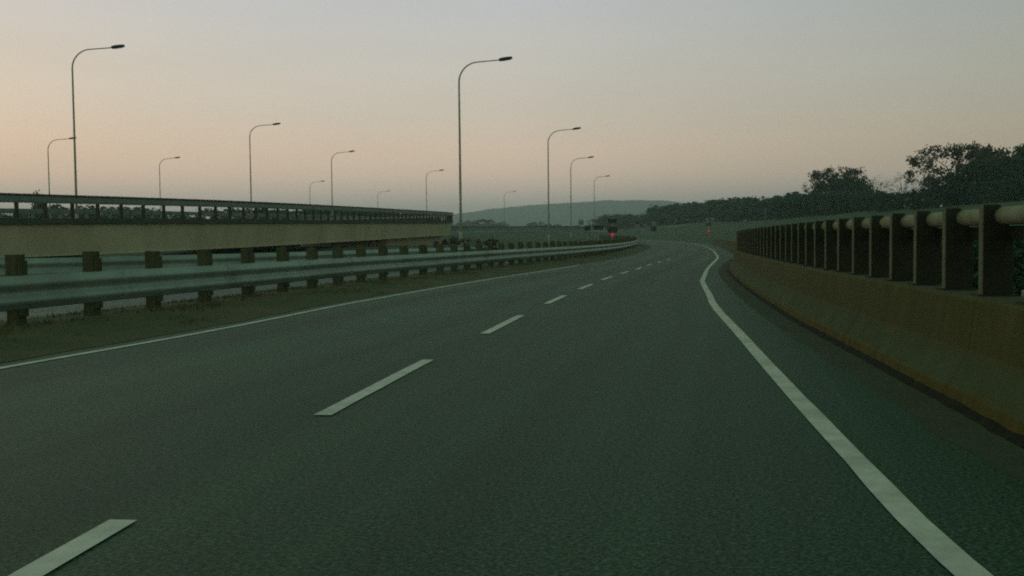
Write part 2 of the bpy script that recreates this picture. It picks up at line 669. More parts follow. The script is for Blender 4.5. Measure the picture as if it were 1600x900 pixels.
xs = grid_lines(-3200, 3200, [(-400, 200), (-120, 25), (-50, 6), (70, 1.6), (140, 6), (500, 25), (9e9, 200)])
ys = grid_lines(-150, 3800, [(-20, 20), (110, 1.8), (330, 4), (700, 20), (9e9, 150)])
v = [(x, y, ground_z(x, y)) for y in ys for x in xs]
nx = len(xs)
f = [(j * nx + i, j * nx + i + 1, (j + 1) * nx + i + 1, (j + 1) * nx + i) for j in range(len(ys) - 1) for i in range(nx - 1)]
tag(obj('ground', v, f, M['grass_ground'], smooth=True), kind='structure')


def strip(name, pa, offa, pb, offb, m, lift, y0, y1, step=1.0, nacross=8, jag=(0, 0), crown=0.0):
    """Sheet between two plan curves, parametrised by y; UV in metres."""
    v, f, uv = [], [], []
    n = max(2, int((y1 - y0) / step) + 1)
    run = 0.0
    prev = None
    for i in range(n):
        y = y0 + (y1 - y0) * i / (n - 1)
        a = pa.at(pa.s_at_y(y), offa)[0]
        b = pb.at(pb.s_at_y(y), offb)[0]
        if jag[0]:
            a = a + (a - b).normalized() * jag[0] * (noise.noise(Vector((y * 1.3, 7, 0))) + .5 * noise.noise(Vector((y * 5, 3, 0))))
        if jag[1]:
            b = b + (b - a).normalized() * jag[1] * (noise.noise(Vector((y * 1.1, 1, 0))) + .5 * noise.noise(Vector((y * 4.3, 9, 0))))
        c = (a + b) / 2
        if prev is not None:
            run += (c - prev).length
        prev = c
        for k in range(nacross + 1):
            t = k / nacross
            p = a.lerp(b, t)
            v.append((p.x, p.y, road_z(p.y) + lift + crown * sin(pi * t)))
            uv.append(((b - a).length * t - 4, run))
    w = nacross + 1
    for i in range(n - 1):
        for k in range(nacross):
            f.append((i * w + k, i * w + k + 1, (i + 1) * w + k + 1, (i + 1) * w + k))
    return obj(name, v, f, m, uvs=uv)


def line_mark(name, path, off, width, s0, s1, lift=.008, step=.6, ragged=.006):
    v, f = [], []
    ss = path.samples(s0, s1, step)
    for s in ss:
        for o in (-width / 2, width / 2):
            r = ragged * noise.noise(Vector((s * 2.7, o * 50, 1)))
            p, tg, nr = path.at(s, off + o + r)
            v.append((p.x, p.y, road_z(p.y) + lift))
    for i in range(len(ss) - 1):
        f.append((2 * i, 2 * i + 1, 2 * i + 3, 2 * i + 2))
    return tag(obj(name, v, f, M['paint']), kind='structure')


tag(strip('road', LEFT_LINE, -.5, BARRIER, .05, M['asphalt'], 0, -7.5, 189, step=.8, nacross=10), kind='structure')
# the far end, beyond the barrier, where the road swings out of sight to the left
tag(strip('road', LEFT_LINE, -.5, RIGHT_LINE, 2.1, M['asphalt'], 0, 189, 279, step=2), kind='structure')
tag(strip('road_verge', GUARD, -1.2, LEFT_LINE, -.36, M['dirt'], .006, -5.5, 200, step=.25, nacross=6, jag=(.1, .09), crown=.06),
    kind='structure')
tag(strip('gutter', BARRIER, -.42, BARRIER, .03, M['grit'], .0015, -7, 120, step=.2, nacross=4, jag=(.045, 0)), kind='structure')
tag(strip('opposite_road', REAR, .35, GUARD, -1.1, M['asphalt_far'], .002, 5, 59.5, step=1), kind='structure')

line_mark('road_edge_line', RIGHT_LINE, 0, .14, 0, RIGHT_LINE.s_at_y(240))
line_mark('road_edge_line', LEFT_LINE, 0, .12, 0, LEFT_LINE.s_at_y(50))
DASH = [(-5.5, -2.0), (1.2, 4.74), (7.58, 11.05), (14.07, 17.4), (20.46, 23.4), (26.3, 29.0), (32, 34.7), (37.4, 39.9),
        (42.5, 45), (48, 50.5), (53.6, 56.2), (59.5, 62.2)]
for y0, y1 in DASH:
    line_mark('lane_line', LANE_LINE, 0, .135, LANE_LINE.s_at_y(y0), LANE_LINE.s_at_y(y1))

# painted line of the low road beyond the right-hand barrier
mb = MB()
mb.box(11.25, 21.2, -.22, .3, 5.2, .44, radians(-16), .03)
tag(mb.obj('kerb', M['paint']), kind='structure')

# bare ochre earth on the far slope
M_earth = M['earth']
for x0, x1, y0, y1 in ((45.5, 55, 300, 316), (57, 67, 296, 312)):
    v, f = [], []
    for i in range(25):
        t = i / 24
        x = x0 + (x1 - x0) * t
        wv = .5 + .5 * sin(pi * t) + .3 * noise.noise(Vector((x * .8, 1, 1)))
        for k in range(5):
            y = (y0 + y1) / 2 + (k / 4 - .5) * (y1 - y0) * wv
            v.append((x, y, ground_z(x, y) + .06))
    for i in range(24):
        for k in range(4):
            a = i * 5 + k
            f.append((a, a + 5, a + 6, a + 1))
    tag(obj('earth_patch', v, f, M_earth), kind='structure')

# distant hills
HILL = [(-4000, 355), (0, 352), (400, 348), (600, 342), (700, 337), (760, 328), (830, 321), (900, 317), (950, 313.5), (1030, 313), (1070, 318),
        (1150, 320), (1250, 321), (1400, 324), (1600, 327), (2500, 330), (5500, 335)]
v, f = [], []
cols = list(range(-2600, 4200, 12))
for j in range(9):
    for px in cols:
        D = 2300 + j * 60
        hor = 374 - (px - 800) * .0105
        top = (hor - lerp_table(HILL, px)) / 1600 * 2780 + 1.3
        x = (px - 800) / 1600 * D
        z = top * sin(j / 8 * pi / 2) + 2.2 * noise.noise(Vector((x * .02, D * .02, 0))) + 1.4 * noise.noise(Vector((x * .07, D * .05, 5)))
        v.append((x, D, z if j else -2))
for j in range(8):
    for i in range(len(cols) - 1):
        a = j * len(cols) + i
        f.append((a, a + 1, a + 1 + len(cols), a + len(cols)))
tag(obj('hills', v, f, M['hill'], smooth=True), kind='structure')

# ------------------------------------------------------------------ right-hand concrete barrier
b_root = empty('concrete_barrier', (2.97, 0, 0), 'long brown stained concrete barrier along the right edge of the road', 'barrier')


def at_root(o, root):
    o.parent = root
    o.matrix_parent_inverse = Matrix.Translation(root.location).inverted()
    return o


PROF = [(0, -.05), (0, .03), (.012, .12), (.10, .27), (.165, .40), (.215, .78), (.235, .81), (.60, .81), (.62, .79), (.66, -.05)]
VV = [0, .03, .12, .27, .40, .80, .87, 1.25, 1.3, 2.0]
ss = BARRIER.samples(0, BARRIER.s_at_y(140), .5)
v, f, uv = [], [], []
for s in ss:
    for (o, z), tv in zip(PROF, VV):
        p, _, _ = BARRIER.at(s, o)
        wob = .006 * noise.noise(Vector((s * .8, z * 3, 2)))
        v.append((p.x, p.y, z + road_z(p.y) + wob))
        uv.append((s, tv))
n = len(PROF)
for i in range(len(ss) - 1):
    for k in range(n - 1):
        a = i * n + k
        f.append((a, a + 1, a + 1 + n, a + n))
f.append(tuple(range(n)))
f.append(tuple(range((len(ss) - 1) * n, len(ss) * n)))
at_root(obj('barrier_body', v, f, M['barrier'], uvs=uv), b_root)

# dark seam where the barrier meets the gutter
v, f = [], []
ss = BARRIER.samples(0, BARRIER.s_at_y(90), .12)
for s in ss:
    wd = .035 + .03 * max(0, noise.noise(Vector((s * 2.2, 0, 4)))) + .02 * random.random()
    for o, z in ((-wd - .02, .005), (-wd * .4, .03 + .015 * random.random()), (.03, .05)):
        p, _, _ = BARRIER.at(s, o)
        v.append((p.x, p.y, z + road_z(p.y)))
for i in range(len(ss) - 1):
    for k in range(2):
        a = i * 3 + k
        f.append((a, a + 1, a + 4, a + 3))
M['seam_dark'] = mat('dark_seam', (.008, .010, .004), (.016, .016, .007), scale=9, rough=1, bump=.6)
tag(obj('toe_seam', v, f, M['seam_dark']), kind='structure')

# railing on the barrier
r_root = empty('barrier_railing', (3.4, 0, .81), 'dark steel posts carrying a pale round tube on the right barrier', 'railing')
s_first = BARRIER.s_at_y(8.33)
POST_OFF = .42


def railing_post(s):
    p, tg, nr = BARRIER.at(s, POST_OFF)
    z0 = road_z(p.y) + .81
    mb = MB()
    rz = math.atan2(tg.y, tg.x) - pi / 2
    # web plate, deep across the barrier, notched behind the tube; a thin flange at the road side
    prof = [(-.10, 0), (.13, 0), (.13, .50), (.095, .56), (.04, .70), (.02, .725), (-.10, .725)]
    bm = bmesh.new()
    th = .07
    vs0 = [bm.verts.new((x, -th / 2, z)) for x, z in prof]
    vs1 = [bm.verts.new((x, th / 2, z)) for x, z in prof]
    bm.faces.new(vs0)
    bm.faces.new(vs1[::-1])
    for i in range(len(prof)):
        j = (i + 1) % len(prof)
        bm.faces.new((vs0[j], vs0[i], vs1[i], vs1[j]))
    bmesh.ops.bevel(bm, geom=[e for e in bm.edges], offset=.005, segments=1, affect='EDGES')
    bm.verts.index_update()
    R = Matrix.Rotation(rz, 3, 'Z')
    mb.add([tuple(R @ q.co + Vector((p.x, p.y, z0))) for q in bm.verts], [[q.index for q in fc.verts] for fc in bm.faces])
    bm.free()
    mb.box(p.x, p.y, z0 + .008, .30, .2, .016, rz)
    post = at_root(mb.obj('post', M['rail_post']), r_root)
    fl = nr * -.106
    mb = MB()
    mb.box(p.x + fl.x, p.y + fl.y, z0 + .36, .010, .078, .72, rz)
    mb.obj('face_plate', M['plate'], post)
    return post


s = s_first - 11
while s < BARRIER.s_at_y(92):
    railing_post(s)
    s += .985
tube = MB()
low = MB()
pts = []
for s in BARRIER.samples(0, BARRIER.s_at_y(94), .6):
    p, _, _ = BARRIER.at(s, POST_OFF + .055)
    pts.append((p.x, p.y, road_z(p.y) + .81 + .635))
tube.tube(pts, .072, 12)
at_root(tube.obj('tube', M['rail_tube'], smooth=True), r_root)
o = sweep('lower_beam', BARRIER, [(POST_OFF + .10, .81 + .44), (POST_OFF + .10, .81 + .555), (POST_OFF + .16, .81 + .555), (POST_OFF + .16, .81 + .44)],
          M['rail_post'], None, 0, BARRIER.s_at_y(94), .7)
at_root(o, r_root)

# ------------------------------------------------------------------ median guardrails


def w_profile(off, z0, h, depth):
    """Corrugated beam: two crowns with a valley, a few mm thick."""
    front = []
    for k in range(17):
        t = k / 16
        d = depth * (.5 - .5 * cos(4 * pi * t))
        front.append((off + d, z0 + h * t))
    back = [(o_ - .006, z_) for o_, z_ in front[::-1]]
    return front + back


def guardrail(path, label, s0, s1, s_ref, spacing, z_lo, z_hi, post_h, wood, side=1):
    base = path.at(s0)[0]
    root = empty('guardrail', (base.x, base.y, road_z(base.y)), label, 'guardrail')
    beam = sweep('rail_beam', path, w_profile(.16 * side, z_lo, z_hi - z_lo, .085 * side), M['galv'], None, s0, s1, .8, smooth=True)
    at_root(beam, root)
    k0 = int((s0 - s_ref) / spacing)
    s = s_ref + k0 * spacing
    cnt = 0
    while s < s1:
        if s >= s0:
            p, tg, nr = path.at(s)
            rz = math.atan2(tg.y, tg.x) - pi / 2
            zz = road_z(p.y)
            mb = MB()
            lean = .012 * sin(cnt * 2.3)
            hh = post_h + .02 * sin(cnt * 1.7)
            mb.box(p.x, p.y, zz + hh / 2 - .1, .21, .20, hh + .2, rz + lean, .012)
            post = at_root(mb.obj('post', M['wood' if wood else 'galv']), root)
            mb = MB()
            q = p + nr * (.131 * side)
            mb.box(q.x, q.y, zz + (z_lo + z_hi) / 2 + .06, .05, .17, z_hi - z_lo + (.34 if wood else -.16), rz + lean, .008)
            bl = mb.obj('spacer_block', M['wood' if wood else 'galv'])
            at_root(bl, root)
            cnt += 1
        s += spacing
    # lapped joints with bolts
    return root


guardrail(GUARD, 'near corrugated steel guardrail on thick brown wooden posts beside the left road edge', 0, GUARD.s_at_y(215),
          GUARD.s_at_y(15.95), 1.93, .29, .82, 1.15, True)
guardrail(REAR, 'farther steel guardrail across the opposite road, below the concrete ramp', 0, REAR.L, 1.0, 2.4, .36, .92, .80, False)

# lap joints on the near beam: overlapped plate edge and bolt heads
g_root = [o for o in bpy.data.objects if o.name == 'guardrail'][0]
s = GUARD.s_at_y(18.4)
k = 0
while s < GUARD.s_at_y(60):
    prof = [(o_ + .004, z_) for o_, z_ in w_profile(.16, .29, .53, .085)[:17]] + [(o_ - .002, z_) for o_, z_ in w_profile(.16, .29, .53, .085)[:17]][::-1]
    at_root(sweep('splice_plate', GUARD, prof, M['galv'], None, s, s + .34, .17, smooth=True), g_root)
    s += 3.86
    k += 1

# ------------------------------------------------------------------ concrete ramp on the left
ramp = empty('flyover_ramp', (-18.5, 37, 0), 'long beige concrete flyover ramp curving away on the left', 'bridge')
S0, S1 = 0, RAMP.L
W = 9.5
at_root(sweep('girder', RAMP, [(-.35, -1.2), (-.28, -1.24), (-W + .6, -1.24), (-W + .35, -.0), (-.2, -.0), (-.2, -.2)], M['beige'], None, S0, S1, 1.2, zf=ramp_z), ramp)
at_root(sweep('deck', RAMP, [(0, 0.004), (.02, .22), (-.3, .22), (-.3, .16), (-W + .3, .16), (-W + .3, .22), (-W, .22), (-W, 0.004)], M['deck'], None, S0, S1, 1.2, zf=ramp_z),
        ramp)
for yy in (22, 44, 66):
    p, tg, nr = RAMP.at(RAMP.s_at_y(yy), -W / 2)
    mb = MB()
    g = ground_z(p.x, p.y)
    top = ramp_z(yy) - 1.243
    mb.box(p.x, p.y, (g - .5 + top) / 2, 4.6, 1.1, top - g + .5, math.atan2(tg.y, tg.x) - pi / 2, .08)
    at_root(mb.obj('pier', M['beige']), ramp)
at_root(sweep('abutment_wall', RAMP, [(-1.3, -3.4), (-1.3, -1.243), (-W + 1, -1.243), (-W + 1, -3.4)], M['beige'], None, RAMP.s_at_y(84), RAMP.s_at_y(110) + 30, 1.2,
              zf=ramp_z), ramp)

rr = empty('ramp_railing', (-18.5, 37, 2.26), 'dark green open railing along the near edge of the concrete ramp', 'railing')
at_root(sweep('rail_band', RAMP, [(.02, .79), (.035, .86), (.02, 1.06), (-.05, 1.06), (-.05, .79)], M['ramp_rail'], None, S0, S1, 1.0, zf=ramp_z), rr)
at_root(sweep('top_cap', RAMP, [(.05, 1.062), (.05, 1.13), (-.09, 1.13), (-.09, 1.062)], M['ramp_dark'], None, S0, S1, 1.0, zf=ramp_z), rr)
s = RAMP.s_at_y(37.9) - 1.41 * 18
cnt = 0
while s < RAMP.s_at_y(110) + 14 and cnt < 99:
    p, tg, nr = RAMP.at(s, -.12)
    mb = MB()
    z0 = ramp_z(RAMP.at(s)[0].y) + .22
    mb.box(p.x, p.y, z0 + .42, .12, .10, .84, math.atan2(tg.y, tg.x) - pi / 2, .008)
    at_root(mb.obj('post', M['ramp_dark']), rr)
    s += 1.41
    cnt += 1
rb = empty('ramp_railing', (-27, 37, 2.26), 'far side railing of the concrete ramp, seen through the near one', 'railing')
at_root(sweep('rail_band', RAMP, [(-W + .1, .62), (-W + .1, .86), (-W + .04, .86), (-W + .04, .62)], M['ramp_rail'], None, S0, S1, 1.2, zf=ramp_z), rb)
s = 4
while s < RAMP.s_at_y(110) and s < 4 + 99 * 2.4:
    p, tg, nr = RAMP.at(s, -W + .15)
    mb = MB()
    z0 = ramp_z(RAMP.at(s)[0].y) + .2
    mb.box(p.x, p.y, z0 + .33, .14, .12, .66, math.atan2(tg.y, tg.x) - pi / 2, .008)
    at_root(mb.obj('post', M['ramp_rail']), rb)
    s += 2.4

# ------------------------------------------------------------------ street lamps


def make_lamp():
    root = empty('street_lamp', (0, 0, 0), '', 'street lamp', 'tall street lamps with curved arms')
    H = 12.0
    mb = MB()
    pts = [(0, 0, -.4), (0, 0, 3), (0, 0, 6), (0, 0, H - 1.6)]
    rad = [.088, .08, .07, .056]
    for k in range(1, 11):
        a = k / 10 * radians(85)
        pts.append((1.25 * (1 - cos(a)), 0, H - 1.6 + 1.28 * sin(a)))
        rad.append(.056 - .0018 * k)
    pts.append((2.62, 0, H - .2))
    rad.append(.034)
    mb.tube(pts, rad, 10)
    mb.obj('pole', M['lamp'], root, True)
    mb = MB()
    mb.tube([(0, 0, -.4), (0, 0, .9)], [.12, .12], 10)
    mb.obj('pole_base', M['lamp'], root, True)
    # cobra head: flattened tapering shell
    bm = bmesh.new()
    bmesh.ops.create_cube(bm, size=1)
    bmesh.ops.subdivide_edges(bm, edges=[e for e in bm.edges], cuts=2, use_grid_fill=True)
    for q in bm.verts:
        t = q.co.x + .5
        q.co = Vector((q.co.x * .86, q.co.y * (.22 + .14 * sin(pi * min(t * .9 + .1, 1))),
                       q.co.z * (.10 + .12 * sin(pi * min(.15 + t * .8, 1)))))
    bmesh.ops.bevel(bm, geom=[e for e in bm.edges if e.calc_face_angle(0) > .6], offset=.02, segments=2, affect='EDGES')
    bmesh.ops.rotate(bm, cent=(0, 0, 0), matrix=Matrix.Rotation(-radians(9), 3, 'Y'), verts=bm.verts)
    bmesh.ops.translate(bm, vec=(3.0, 0, H - .13), verts=bm.verts)
    bm.verts.index_update()
    head = obj('lamp_head', [q.co[:] for q in bm.verts], [[q.index for q in fc.verts] for fc in bm.faces], M['lamp_head'], root, True)
    bm.free()
    mb = MB()
    mb.box(0, 0, 0, .5, .22, .05, 0, .02)
    R = Matrix.Rotation(-radians(9), 3, 'Y')
    mb.v = [tuple(R @ Vector(q) + Vector((3.08, 0, H - .20))) for q in mb.v]
    mb.obj('lamp_glass', M['glass'], head)
    return root


lamp0 = make_lamp()
# x, y, top height above the camera plane, label
LAMPS = [
    (-3.25, 66, 0.95, 'tallest street lamp, standing just right of the end of the concrete ramp'),
    (3.9, 107, .85, 'second street lamp beyond the right end of the ramp, behind the near guardrail'),
    (8.75, 150, 1.3, 'third street lamp beyond the ramp end, in front of the blue hill'),
    (18, 222, 2.9, 'smallest faint street lamp over the crest of the distant hill'),
    (-29.2, 69, 2.6, 'large street lamp at the far left, rising behind the ramp railing'),
    (-29.1, 115, 2.6, 'second largest street lamp rising behind the ramp railing'),
    (-26.3, 151, 2.6, 'mid sized pale street lamp behind the ramp railing, third in its row'),
    (-16.3, 198, 2.9, 'small pale street lamp behind the far end of the ramp railing'),
    (-57.5, 128, 2.6, 'thin street lamp whose head touches the pole of the large lamp at far left'),
    (-56, 164, 3.0, 'very faint street lamp in the gap between the two large lamps at left'),
    (-46, 235, 3.2, 'faint distant street lamp just left of the mid sized lamp behind the ramp'),
    (-37, 285, 3.2, 'faint distant street lamp just right of the mid sized lamp behind the ramp'),
    (-2, 300, 3.4, 'faint distant street lamp between the tallest lamp and the next to its right'),
]
for i, (x, y, z, lab) in enumerate(LAMPS):
    o = lamp0 if i == 0 else copy_tree(lamp0)
    o.location = (x, y, z)
    o.rotation_euler = (0, 0, radians(random.uniform(-6, 6)))
    o['label'] = lab

# ------------------------------------------------------------------ far embankment on the left: guardrail, wall, hedge
EMB = Path([(-60, 196), (-30, 204), (-10, 208), (5, 212), (16, 220), (22, 236)])
fw = empty('retaining_wall', (-10, 214, 2.5), 'long grey wall on the far embankment right of the ramp end', 'wall')
at_root(sweep('wall_body', EMB, [(-4, 1.6), (-4, 3.9), (-4.4, 3.9), (-4.4, 1.6)], M['far_wall'], None, 0, EMB.L, 3, zf=lambda y: 0.0), fw)
at_root(sweep('wall_coping', EMB, [(-3.9, 3.902), (-3.9, 4.05), (-4.5, 4.05), (-4.5, 3.902)], M['deck'], None, 0, EMB.L, 3, zf=lambda y: 0.0), fw)
fg = empty('guardrail', (-10, 208, 2.0), 'thin pale distant guardrail in front of the grey far wall', 'guardrail')
at_root(sweep('rail_beam', EMB, w_profile(.15, 2.55, .45, .08), M['galv'], None, 0, EMB.L, 2, zf=lambda y: 0.0, smooth=True), fg)
s = 1
while s < EMB.L:
    p, tg, nr = EMB.at(s)
    mb = MB()
    mb.box(p.x, p.y, 2.0, .2, .2, 2.0, math.atan2(tg.y, tg.x))
    at_root(mb.obj('post', M['galv']), fg)
    s += 4

# ------------------------------------------------------------------ trees


def crown_mesh(seed, nclump, per, size, spread=1.0, hollow=.0, flat=.75, low=.25):
    """Unit-height crown: clumps of small leaf faces around branch ends, uneven outline with gaps."""
    rnd = random.Random(seed)
    v, f = [], []
    ends = []
    for k in range(nclump):
        a = rnd.random() * 2 * pi
        zc = low + (1 - low) * rnd.random() ** .8
        rmax = .5 * spread * sqrt(max(.08, 1 - ((zc - .55) / .5) ** 2 * flat))
        r = rmax * (hollow + (1 - hollow) * sqrt(rnd.random()))
        c = Vector((r * cos(a), r * sin(a), zc - .06))
        ends.append(c)
        cr_ = rnd.uniform(.05, .12)
        for _ in range(int(per * rnd.uniform(.5, 1.4))):
            d = Vector((rnd.gauss(0, 1), rnd.gauss(0, 1), rnd.gauss(0, .7))) * cr_ * .6
            p = c + d
            t = Vector((rnd.gauss(0, 1), rnd.gauss(0, 1), rnd.gauss(0, 1))).normalized()
            u = t.orthogonal().normalized()
            w = t.cross(u)
            sz = size * rnd.uniform(.5, 1.3)
            b = len(v)
            v += [tuple(p - u * sz), tuple(p + w * sz * .6), tuple(p + u * sz), tuple(p - w * sz * .6)]
            f.append((b, b + 1, b + 2, b + 3))
    return v, f, ends


def trunk_mesh(seed, ends, r0=.028, fork=.3):
    rnd = random.Random(seed + 99)
    mb = MB()
    top = Vector((rnd.uniform(-.03, .03), rnd.uniform(-.03, .03), fork))
    mb.tube([(0, 0, -.06), tuple(top * .5), tuple(top)], [r0 * 1.3, r0, r0 * .8], 7)
    for e in rnd.sample(ends, min(len(ends), 16)):
        mid = top.lerp(e, .5) + Vector((rnd.gauss(0, .03), rnd.gauss(0, .03), .05))
        mb.tube([tuple(top - Vector((0, 0, .03))), tuple(mid), tuple(e)], [r0 * .5, r0 * .28, r0 * .1], 5, False)
    return mb.v, mb.f


PROTO = {}


def proto(kind):
    if kind in PROTO:
        return PROTO[kind]
    cfg = {
        'open': dict(seed=3, nclump=80, per=60, size=.024, spread=1.7, hollow=.35, flat=.9, low=.42, leaf='leaf_b', r0=.03, fork=.35),
        'dense': dict(seed=5, nclump=200, per=65, size=.028, spread=1.35, hollow=.2, flat=.6, low=.1, leaf='leaf_a', r0=.03, fork=.25),
        'round': dict(seed=8, nclump=120, per=50, size=.026, spread=1.1, hollow=.2, flat=.8, low=.14, leaf='leaf_a', r0=.03, fork=.25),
        'thin': dict(seed=12, nclump=46, per=18, size=.016, spread=1.0, hollow=.2, flat=.8, low=.35, leaf='leaf_b', r0=.02, fork=.3),
        'far': dict(seed=21, nclump=70, per=30, size=.045, spread=1.2, hollow=.2, flat=.7, low=.05, leaf='leaf_far', r0=.03, fork=.2),
        'far2': dict(seed=27, nclump=70, per=30, size=.045, spread=.9, hollow=.2, flat=.8, low=.05, leaf='leaf_far_olive', r0=.03, fork=.2),
        'spire': dict(seed=31, nclump=70, per=30, size=.04, spread=.42, hollow=.1, flat=1.0, low=.04, leaf='leaf_a', r0=.02, fork=.2),
        'bush': dict(seed=51, nclump=170, per=60, size=.034, spread=1.9, hollow=.2, flat=.55, low=.02, leaf='leaf_a', r0=.02, fork=.12),
        'shrub': dict(seed=41, nclump=60, per=36, size=.05, spread=1.9, hollow=.2, flat=.6, low=.03, leaf='leaf_a', r0=.02, fork=.12),
        'brown': dict(seed=43, nclump=46, per=40, size=.05, spread=1.5, hollow=.2, flat=.6, low=.06, leaf='brown_leaf', r0=.02, fork=.12),
    }[kind]
    v, f, ends = crown_mesh(cfg['seed'], cfg['nclump'], cfg['per'], cfg['size'], cfg['spread'], cfg['hollow'], cfg['flat'], cfg['low'])
    me_c = bpy.data.meshes.new('crown')
    me_c.from_pydata(v, [], f)
    me_c.materials.append(M[cfg['leaf']])
    tv, tf = trunk_mesh(cfg['seed'], ends, cfg['r0'], cfg['fork'])
    me_t = bpy.data.meshes.new('trunk')
    me_t.from_pydata(tv, [], tf)
    me_t.materials.append(M['bark'])
    PROTO[kind] = (me_c, me_t)
    return PROTO[kind]


def tree(kind, x, y, h, label, group=None, width=1.0, name='tree', z=None, cat=None):
    me_c, me_t = proto(kind)
    zz = ground_z(x, y) if z is None else z
    root = empty(name, (x, y, zz), label, cat or name.replace('_', ' '), group, random.uniform(0, 6.28))
    root.scale = (h * width, h * width, h)
    for nm, me in (('crown', me_c), ('trunk', me_t)):
        o = bpy.data.objects.new(nm, me)
        COL.objects.link(o)
        o.parent = root
    return root


GR = 'trees on the right hillside'
tree('open', 62, 143, 8.6, 'open crowned tree with sky showing through its branches, highest on the right', GR, 1.0)
tree('dense', 72, 148, 8.3, 'broad dense dark tree at the right picture edge beside the open crowned one', GR, 1.0)
tree('dense', 66, 139, 6.2, 'low dense dark tree under the open crowned tree', GR, 1.25)
tree('round', 59, 140, 4.6, 'small dark tree at the foot of the open crowned tree on its left', GR, 1.3)
tree('dense', 80, 152, 8.2, 'dark dense tree cut by the right edge of the photo', GR, 1.1)
tree('thin', 61, 160, 5.8, 'thin twiggy sapling left of the open crowned tree', GR, .9)
tree('thin', 60, 167, 5.4, 'thin twiggy sapling in the dip of the tree line', GR, .9)
tree('open', 65, 205, 9.6, 'rounded loose tree forming the middle peak of the right tree line', GR, .8)
tree('thin', 70, 202, 8.0, 'thin loose tree just right of the middle peak of the tree line', GR, .9)
tree('dense', 65, 203, 7.4, 'dense dark tree under the middle peak of the right tree line', GR, 1.15)
rnd = random.Random(4)
for k, (x, y, h) in enumerate([(60, 150, 3.6), (57, 158, 3.2), (56, 168, 3.4), (57, 178, 3.8), (60, 188, 4.6), (59, 212, 5.4), (56, 222, 5.0),
                               (70, 160, 4.6), (64, 172, 4.2), (76, 140, 4.6), (64, 184, 4.4), (58, 232, 4.6), (84, 146, 5.2),
                               (62, 133, 3.6), (66, 134, 4.2), (70, 136, 4.6), (58, 141, 3.4), (56, 149, 3.2), (55, 160, 3.2), (57, 190, 4.6),
                               (61, 197, 5.2), (58, 204, 5.2), (63, 210, 5.6), (67, 193, 5.0)]):
    x += 4 if x < 60 else 0
    h *= .62 + .3 * rnd.random() if .34 < x / y < .41 else .8
    tree('bush', x, y, h, 'dark rounded bush filling the right hillside tree line', 'dark bushes of the right tree line', 1.0, 'bush')
for k in range(9):
    d = 27 + rnd.uniform(-1.5, 4)
    px = 1330 + k * 42
    x = (px - 800) / 1600 * d
    tree('bush', x, d, 1.28 - ground_z(x, d), 'low dark bush seen between the railing posts on the right barrier',
         'low dark bushes behind the right barrier', 1.15, 'bush')
TOPS = [(940, 334), (960, 328), (1000, 331), (1040, 321), (1070, 321), (1100, 317), (1140, 311), (1180, 312), (1200, 310), (1235, 304), (1260, 299)]
for k in range(34):
    d = 225 + k * 7 + rnd.uniform(-5, 5)
    px = 1262 - k * 9.6 + rnd.uniform(-6, 6)
    x = (px - 800) / 1600 * d
    top = lerp_table(TOPS, px) + rnd.uniform(-4, 8)
    h = (374 - (px - 800) * .0105 - top) / 1600 * d + 1.3 - ground_z(x, d)
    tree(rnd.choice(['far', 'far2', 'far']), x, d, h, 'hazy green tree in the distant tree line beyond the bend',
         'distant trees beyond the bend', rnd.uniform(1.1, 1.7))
for k in range(16):
    d = rnd.uniform(560, 760)
    px = 705 + k * 17 + rnd.uniform(-8, 8)
    x = (px - 800) / 1600 * d
    tree(rnd.choice(['far', 'far2']), x, d, rnd.uniform(4, 8) + (4 if abs(px - 845) < 14 else 0), 'small bluish tree at the foot of the distant hill',
         'small trees below the distant hill', rnd.uniform(1.2, 2.2))
for k in range(46):
    d = rnd.uniform(165, 215)
    px = 5 + k * 23 + rnd.uniform(-8, 8) if k < 30 else 400 + (k - 30) * 18.5
    x = (px - 800) / 1600 * d
    top = lerp_table([(0, 322), (200, 322), (400, 326), (560, 327), (700, 335)], px) + rnd.uniform(-3, 12 if px < 400 else 4)
    h = (374 - (px - 800) * .0105 - top) / 1600 * d + 1.3 - 2.2
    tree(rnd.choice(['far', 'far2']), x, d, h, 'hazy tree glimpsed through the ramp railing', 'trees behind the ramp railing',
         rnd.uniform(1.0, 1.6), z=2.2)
tree('spire', -64.5, 140, 7.0, 'small dark conifer tip poking above the ramp railing at far left', None, .45, 'conifer', z=1.3)
tree('shrub', -28.2, 116, 2.9, 'small dark tuft of a bush above the ramp railing at a lamp foot', None, .35, 'bush', z=2.6)
# withered shrubs at the end of the opposite road
tree('brown', -3.25, 54.5, 1.35, 'brown withered shrub under the ramp end, left of the tallest lamp', None, 1.0, 'shrub', z=.05)
tree('brown', -1.55, 55.5, 1.3, 'brown withered shrub right of the tallest lamp foot', None, 1.15, 'shrub', z=.05)

# ------------------------------------------------------------------ distant signs with red lamps


